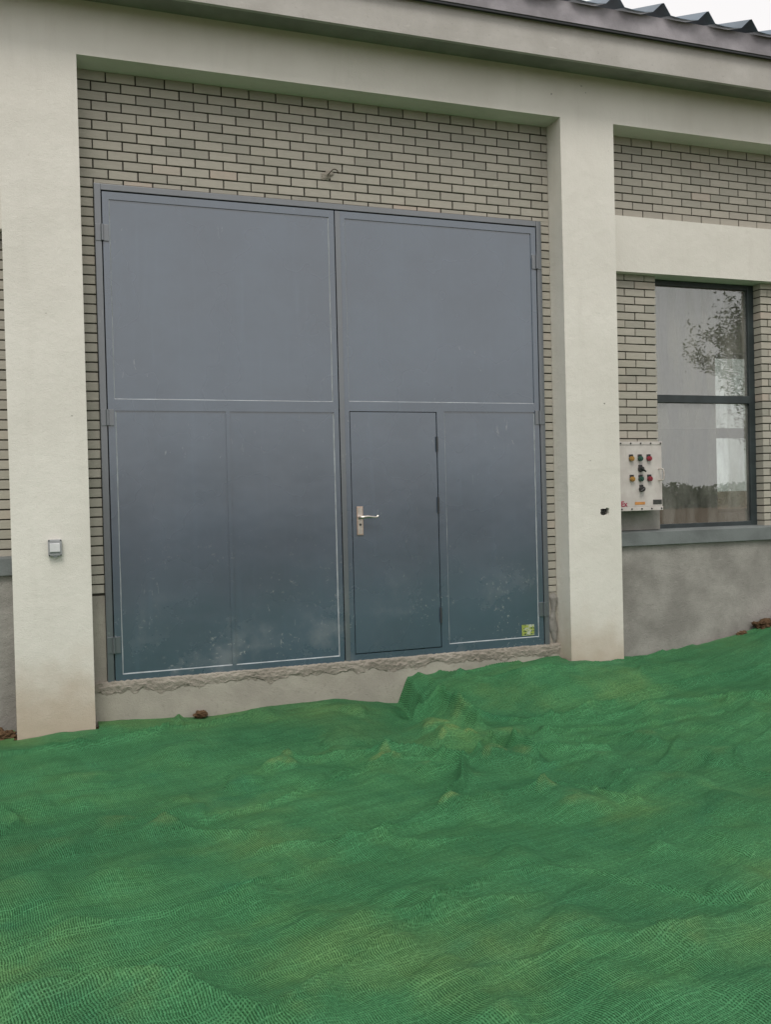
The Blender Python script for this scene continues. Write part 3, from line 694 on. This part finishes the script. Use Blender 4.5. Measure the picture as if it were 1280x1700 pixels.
def bead(path, parent, y, wdt=.0070):
    """a thin pale raised run along sunk panel edges"""
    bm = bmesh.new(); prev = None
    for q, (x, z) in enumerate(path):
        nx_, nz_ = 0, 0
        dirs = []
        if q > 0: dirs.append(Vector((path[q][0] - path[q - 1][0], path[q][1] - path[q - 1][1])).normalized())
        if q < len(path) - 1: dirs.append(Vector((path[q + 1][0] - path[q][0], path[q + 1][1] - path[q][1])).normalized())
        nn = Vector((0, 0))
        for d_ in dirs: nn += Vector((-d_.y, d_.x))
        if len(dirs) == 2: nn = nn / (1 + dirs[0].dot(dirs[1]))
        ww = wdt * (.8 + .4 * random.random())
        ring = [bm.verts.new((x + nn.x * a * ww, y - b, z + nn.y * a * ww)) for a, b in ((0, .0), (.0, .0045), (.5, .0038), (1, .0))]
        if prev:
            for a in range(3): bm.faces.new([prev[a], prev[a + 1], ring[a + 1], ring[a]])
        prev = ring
    return sub(finish(bm, 'pale_bead', MT['bead'], None), parent)
def dense(pts, step=.12):
    out = [pts[0]]
    for a, b in zip(pts[:-1], pts[1:]):
        n = max(1, int(math.hypot(b[0] - a[0], b[1] - a[1]) / step)); out += [(a[0] + (b[0] - a[0]) * k / n, a[1] + (b[1] - a[1]) * k / n) for k in range(1, n + 1)]
    return out
YP = -.010
# left leaf
lp = [(-.004, 1.655, 2.078, 3.525), (.0, .806, .07, 1.995), (.836, 1.66, .07, 1.995)]
LL = leaf(GX0 + .055, 1.698, lp)
for p in lp: panel(p, LL, YP)
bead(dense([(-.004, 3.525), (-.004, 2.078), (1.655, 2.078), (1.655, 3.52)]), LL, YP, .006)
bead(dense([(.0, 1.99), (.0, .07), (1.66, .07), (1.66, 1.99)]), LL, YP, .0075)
# right leaf with the wicket opening
rp = [(1.785, 3.44, 2.082, 3.525), (2.602, 3.44, .095, 2.01)]; wk = (1.786, 2.536, .074, 2.006)
RL = leaf(1.706, GX1 - .055, rp + [wk])
for p in rp: panel(p, RL, YP)
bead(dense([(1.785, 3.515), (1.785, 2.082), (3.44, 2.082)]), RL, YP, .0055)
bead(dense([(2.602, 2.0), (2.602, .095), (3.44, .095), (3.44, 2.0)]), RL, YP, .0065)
bm = bmesh.new(); bm_box(bm, 1.7045, 1.7445, -.0255, -.0185, LZ0 + .004, LZ1 - .004); sub(finish(bm, 'astragal', MT['frame'], None, .0015), RL)
# sticker at the foot of the right leaf
bm = bmesh.new(); bm_box(bm, 3.277, 3.395, YP - .0035, YP - .0025, .114, .206); st = sub(finish(bm, 'sticker', MT['sticker'], None), RL); st['label'] = 'yellow green printed sticker low on the panel'
# wicket door
WK = box('wicket_door', wk[0] + .006, wk[1] - .006, -.0165, .03, wk[2] + .006, wk[3] - .006, 'gate', G, .003)
def wsub(name, *a, mat='near_black', bev=.002): return sub(box(name, *a, mat, None, bev), WK)
for hz in (1.741, 1.246, .342):
    h = cyl('hinge', (2.530, -.026, hz - .062), (2.530, -.026, hz + .062), .0085, .0085, 'near_black', None, 12); sub(h, WK)
lk = wsub('lock_plate', 1.826, 1.878, -.026, -.0165, 1.022, 1.250, mat='bronze', bev=.003)
wsub('lock_plate_rim', 1.833, 1.871, -.0282, -.0255, 1.032, 1.240, mat='steel', bev=.001)
sub(cyl('keyhole', (1.852, -.0325, 1.105), (1.852, -.027, 1.105), .009, .010, 'black', None, 14), WK)
sub(tube('lever_handle', [(1.850, -.026, 1.163), (1.850, -.060, 1.163), (1.862, -.072, 1.164), (1.90, -.074, 1.169), (1.95, -.074, 1.163), (1.975, -.074, 1.163), (1.992, -.073, 1.176)], [.017, .014, .0135, .011, .008, .008, .006], 'steel', None, 12), WK)
# big hinges of the leaves: knuckle, and a plate on each side
def gate_hinge(x, z, parent, side):
    h = sub(cyl('hinge', (x, -.034, z - .058), (x, -.034, z + .058), .011, .011, 'frame', None, 14), parent)
    for s in (-1, 1):
        a, b = (x + s * .006, x + s * .046); sub(box('hinge_plate', min(a, b), max(a, b), -.0275, -.0182, z - .06, z + .06, 'frame', None, .002), parent)
for z in (3.28, 1.945, .29): gate_hinge(GX0 + .050, z, LL, 1)
for z in (3.285, 1.965, .33): gate_hinge(GX1 - .051, z, RL, -1)

# ------------------------------------------------------------------ small things on the wall
# control box beside the window
K = thing('control_box', (4.40, 0, 1.14), 'pale explosion-proof control box with coloured buttons beside the window', 'control box')
bx0, bx1, bz0, bz1, by = 4.168, 4.622, 1.165, 1.735, -.150
box('box_body', bx0 + .006, bx1 - .006, by + .02, .0, bz0, bz1, 'box', K, .006)
cov = box('cover', bx0, bx1, by, by + .018, bz0 + .016, bz1 - .014, 'box', K, .004)
for z0, z1 in ((bz1 - .0135, bz1 + .014), (bz0 - .018, bz0 + .0155)):
    fl = box('flange', bx0, bx1 + .003, by - .004, by + .025, z0, z1, 'box', K, .003)
    for q in range(5):
        cx = bx0 + .03 + q * (bx1 - bx0 - .045) / 4; cyl('bolt', (cx, by - .012, (z0 + z1) / 2), (cx, by - .003, (z0 + z1) / 2), .006, .0075, 'black', K, 6)
def button(cx, cz, mat):
    b = bmesh.new(); bm_box(b, cx - .020, cx + .020, by - .010, by - .0005, cz - .006, cz + .034); finish(b, 'button_guard', MT['black'], K, .004)
    c = bmesh.new(); cyl_bm(c, (cx, by - .004, cz - .004), (cx, by - .028, cz - .004), .0225, .021, 20); cyl_bm(c, (cx, by - .0281, cz - .004), (cx, by - .034, cz - .004), .014, .011, 20)
    o = finish(c, 'push_button', MT[mat], K)
def knob(cx, cz, dx):
    b = bmesh.new(); bm_box(b, cx - .019, cx + .019, by - .010, by - .0005, cz - .004, cz + .036); finish(b, 'switch_plate', MT['black'], K, .004)
    c = bmesh.new(); cyl_bm(c, (cx, by - .004, cz - .002), (cx, by - .034, cz - .002), .026, .022, 18)
    o = finish(c, 'rotary_switch', MT['black'], K)
    tube('switch_lever', [(cx - dx * .4, by - .036, cz + .008), (cx, by - .038, cz - .004), (cx + dx, by - .036, cz - .024)], [.009, .010, .007], 'black', K, 8)
cxs = (4.302, 4.392, 4.482)
for cz in (1.605, 1.428):
    for cx, m in zip(cxs, ('amber', 'green', 'red')): button(cx + (1.605 - cz) * .02, cz, m)
knob(4.396, 1.512, .034); knob(4.402, 1.338, -.030)
tube('door_pull', [(4.588, by, 1.508), (4.588, by - .040, 1.508), (4.600, by - .052, 1.500), (4.603, by - .054, 1.46), (4.600, by - .052, 1.418), (4.588, by - .040, 1.410), (4.588, by, 1.410)], .0055, 'steel', K, 10)
box('warning_label', 4.335, 4.438, by - .0030, by - .0004, 1.200, 1.224, 'orange', K)
box('name_plate', 4.522, 4.613, by - .0034, by - .0004, 1.200, 1.240, 'plate', K, .001)
fc = bpy.data.curves.new('lettering', 'FONT'); fc.body = 'Ex'; fc.size = .064; fc.extrude = .0008; fc.align_x = 'LEFT'; fc.offset = .0012
fo = bpy.data.objects.new('lettering_curve', fc); C.objects.link(fo)
bpy.context.view_layer.update(); fm = bpy.data.meshes.new_from_object(fo.evaluated_get(bpy.context.evaluated_depsgraph_get())); bpy.data.objects.remove(fo); fm.materials.clear()
le = link('lettering', fm, MT['redink'], K); le.matrix_parent_inverse = WM[K.name].inverted(); le.rotation_euler = (math.pi / 2, 0, 0); le.location = (4.192, by - .0022, 1.188)
# flush switch box on the left pillar
W_ = thing('light_switch', (-.44, -D, .96), 'small grey weatherproof switch box screwed to the cream pillar', 'switch')
prism('switch_base', [(-.485, .968), (-.395, .968), (-.395, 1.082), (-.485, 1.082)], 'y', -D, -D - .038, 'grey', W_, .008)
box('rocker', -.474, -.407, -D - .049, -D - .039, .996, 1.056, 'white', W_, .004)
box('rocker_frame', -.478, -.403, -D - .042, -D - .0375, .990, 1.061, 'grey', W_, .002)
box('drip_lip', -.455, -.425, -D - .030, -D - .004, .958, .9675, 'grey', W_, .003)
for a in (-.478, -.402):
    for c in (.975, 1.075): cyl('screw', (a, -D - .041, c), (a, -D - .0372, c), .0042, .0045, 'black', W_, 8)
# stub of steel wire left in the wall above the gate, in its dab of mortar
Hk = thing('wire_stub', (1.68, 0, 3.85), 'bent steel wire stub sticking out of the bricks above the gate', 'wire stub')
def dab(u, v):
    a = u * 2 * math.pi; r = v * .036 * (1 + .3 * math.sin(2 * a) + .2 * math.sin(5 * a)); return Vector((1.655 + r * 1.3 * math.cos(a), -.004 - .010 * (1 - v * v) - .002 * mnoise.noise((a * 3, v * 4, 0)), 3.858 + r * math.sin(a)))
lumpy('mortar_dab', dab, 20, 6, 'ledge', Hk)
tube('wire', [(1.66, .0, 3.852), (1.664, -.035, 3.86), (1.69, -.06, 3.886), (1.72, -.062, 3.882), (1.735, -.05, 3.862)], [.004, .004, .004, .0045, .005], 'bark', Hk, 8)

# ------------------------------------------------------------------ clods of soil that lie clear of the net
def clod(loc, r, label, seed, sq=.7):
    bm = bmesh.new(); bmesh.ops.create_icosphere(bm, subdivisions=5, radius=1)
    for v in bm.verts:
        n_ = v.co.copy(); d = 1 + .45 * mnoise.noise(n_ * 1.5 + Vector((seed, 0, 0))) + .28 * mnoise.noise(n_ * 3.7 + Vector((0, seed, 0))) + .20 * mnoise.noise(n_ * 8 + Vector((0, 0, seed))) + .13 * mnoise.noise(n_ * 19 + Vector((seed, seed, 0)))
        v.co = Vector((n_.x * r * d * 1.25, n_.y * r * d, n_.z * r * d * sq))
    o = finish(bm, 'soil_clod', MT['soil'], None, smooth=True, loc=loc); return tag(o, label, 'soil clod', 'loose soil clods along the wall')
clod((5.74, -.13, .04), .085, 'largest brown soil clod lying against the plinth below the window', 3.)
clod((5.98, -.13, .075), .11, 'rounded soil clod on the bank at the right end of the plinth', 11.)
clod((5.50, -.11, -.02), .04, 'small flat soil clod beside a larger one under the window sill', 7.)
clod((.55, -.07, -.265), .036, 'lone small soil clod at the foot of the wall below the gate', 5.)
clod((-.84, -.12, -.28), .085, 'reddish soil clod in the corner beside the left pillar', 9.)

# ------------------------------------------------------------------ trees: one across the yard (mirrored in the pane), others behind the hall
def tree(loc, h, spread, label, seed, nleaf=9000, ls=.10, bare=.35):
    rs = random.Random(seed); T = thing('tree', loc, label, 'tree', 'trees around the hall'); tips = []
    bm = bmesh.new()
    def limb(p, d, L, r, lev):
        n = 5; q = p.copy(); dd = d.copy(); prev = None
        for i in range(n + 1):
            u = dd.orthogonal().normalized(); v = dd.cross(u); rr = r * (1 - .6 * i / n)
            ring = [bm.verts.new(q + rr * (u * math.cos(k * math.pi / 3) + v * math.sin(k * math.pi / 3))) for k in range(6)]
            if prev:
                for k in range(6): bm.faces.new([prev[k], prev[(k + 1) % 6], ring[(k + 1) % 6], ring[k]])
            prev = ring
            if lev >= 2: tips.append(q.copy())
            if i < n:
                if lev < 4 and i >= (2 if lev == 0 else 1):
                    for _ in range(2 if lev < 2 else 1):
                        a = Vector((rs.uniform(-1, 1), rs.uniform(-1, 1), rs.uniform(-.1, .8))).normalized()
                        limb(q, (dd * .55 + a * .85).normalized(), L * rs.uniform(.45, .7), rr * .6, lev + 1)
                dd = (dd + Vector((rs.uniform(-1, 1), rs.uniform(-1, 1), rs.uniform(-.3, .5))) * .22).normalized(); q = q + dd * L / n
    limb(Vector(loc) - Vector((0, 0, .3)), Vector((.05, 0, 1)), h * .62, h * .028, 0)
    finish(bm, 'trunk', MT['bark'], T, smooth=True)
    tips = [t for t in tips if t.z > loc[2] + h * bare]; co, fc_ = [], []
    for i in range(nleaf):
        c = rs.choice(tips) + Vector((rs.gauss(0, 1), rs.gauss(0, 1), rs.gauss(0, 1))) * spread
        a = Vector((rs.gauss(0, 1), rs.gauss(0, 1), rs.gauss(0, .6))).normalized(); b = a.orthogonal().normalized(); s = ls * rs.uniform(.6, 1.3); k = len(co)
        co += [c - a * s, c + b * s * .32, c + a * s, c - b * s * .32]; fc_.append((k, k + 1, k + 2, k + 3))
    me = bpy.data.meshes.new('crown'); me.from_pydata(co, [], fc_); link('crown', me, MT['leaf'], T)
    return T
tree((15.5, -9.5, -.42), 8.2, .1, 'leafy tree across the yard, mirrored in the upper window pane', 5, 42000, .06, .42)
tree((17.5, 11.5, -.45), 6.5, .14, 'thin tree behind the hall, seen through both windows', 8, 12000, .07, .2)

# unseen trees added to darken gate and pane reflections: a single far mass
r_ = np.random.RandomState(3); n_ = 40000; wx = r_.uniform(-110, 150, n_)
top = 1.5 + 1.2 * vnoise(wx, wx * 0, 17., 31) + 1.6 * vnoise(wx, wx * 0, 4.3, 32) + .8 * vnoise(wx, wx * 0, 1.4, 33); wz = -.4 + (top + .4) * r_.rand(n_) ** .8
cc = np.stack([wx, -72 + r_.uniform(-5, 3, n_), wz], 1); aa = r_.normal(size=(n_, 3)); aa /= np.linalg.norm(aa, axis=1)[:, None]; bb = np.cross(aa, r_.normal(size=(n_, 3))); bb /= np.linalg.norm(bb, axis=1)[:, None]
sz = r_.uniform(.2, .42, n_)[:, None]; co = np.stack([cc - aa * sz, cc + bb * sz * .5, cc + aa * sz, cc - bb * sz * .5], 1).reshape(-1, 3); fc_ = np.arange(n_ * 4).reshape(-1, 4)
co = co.tolist(); fc_ = fc_.tolist()
me = bpy.data.meshes.new('added_tree_belt'); me.from_pydata(co, [], fc_)
tag(link('added_tree_belt', me, MT['leaf']), 'unseen far belt of trees added to darken reflections in gate and window', 'added_tree_belt', None, 'stuff')
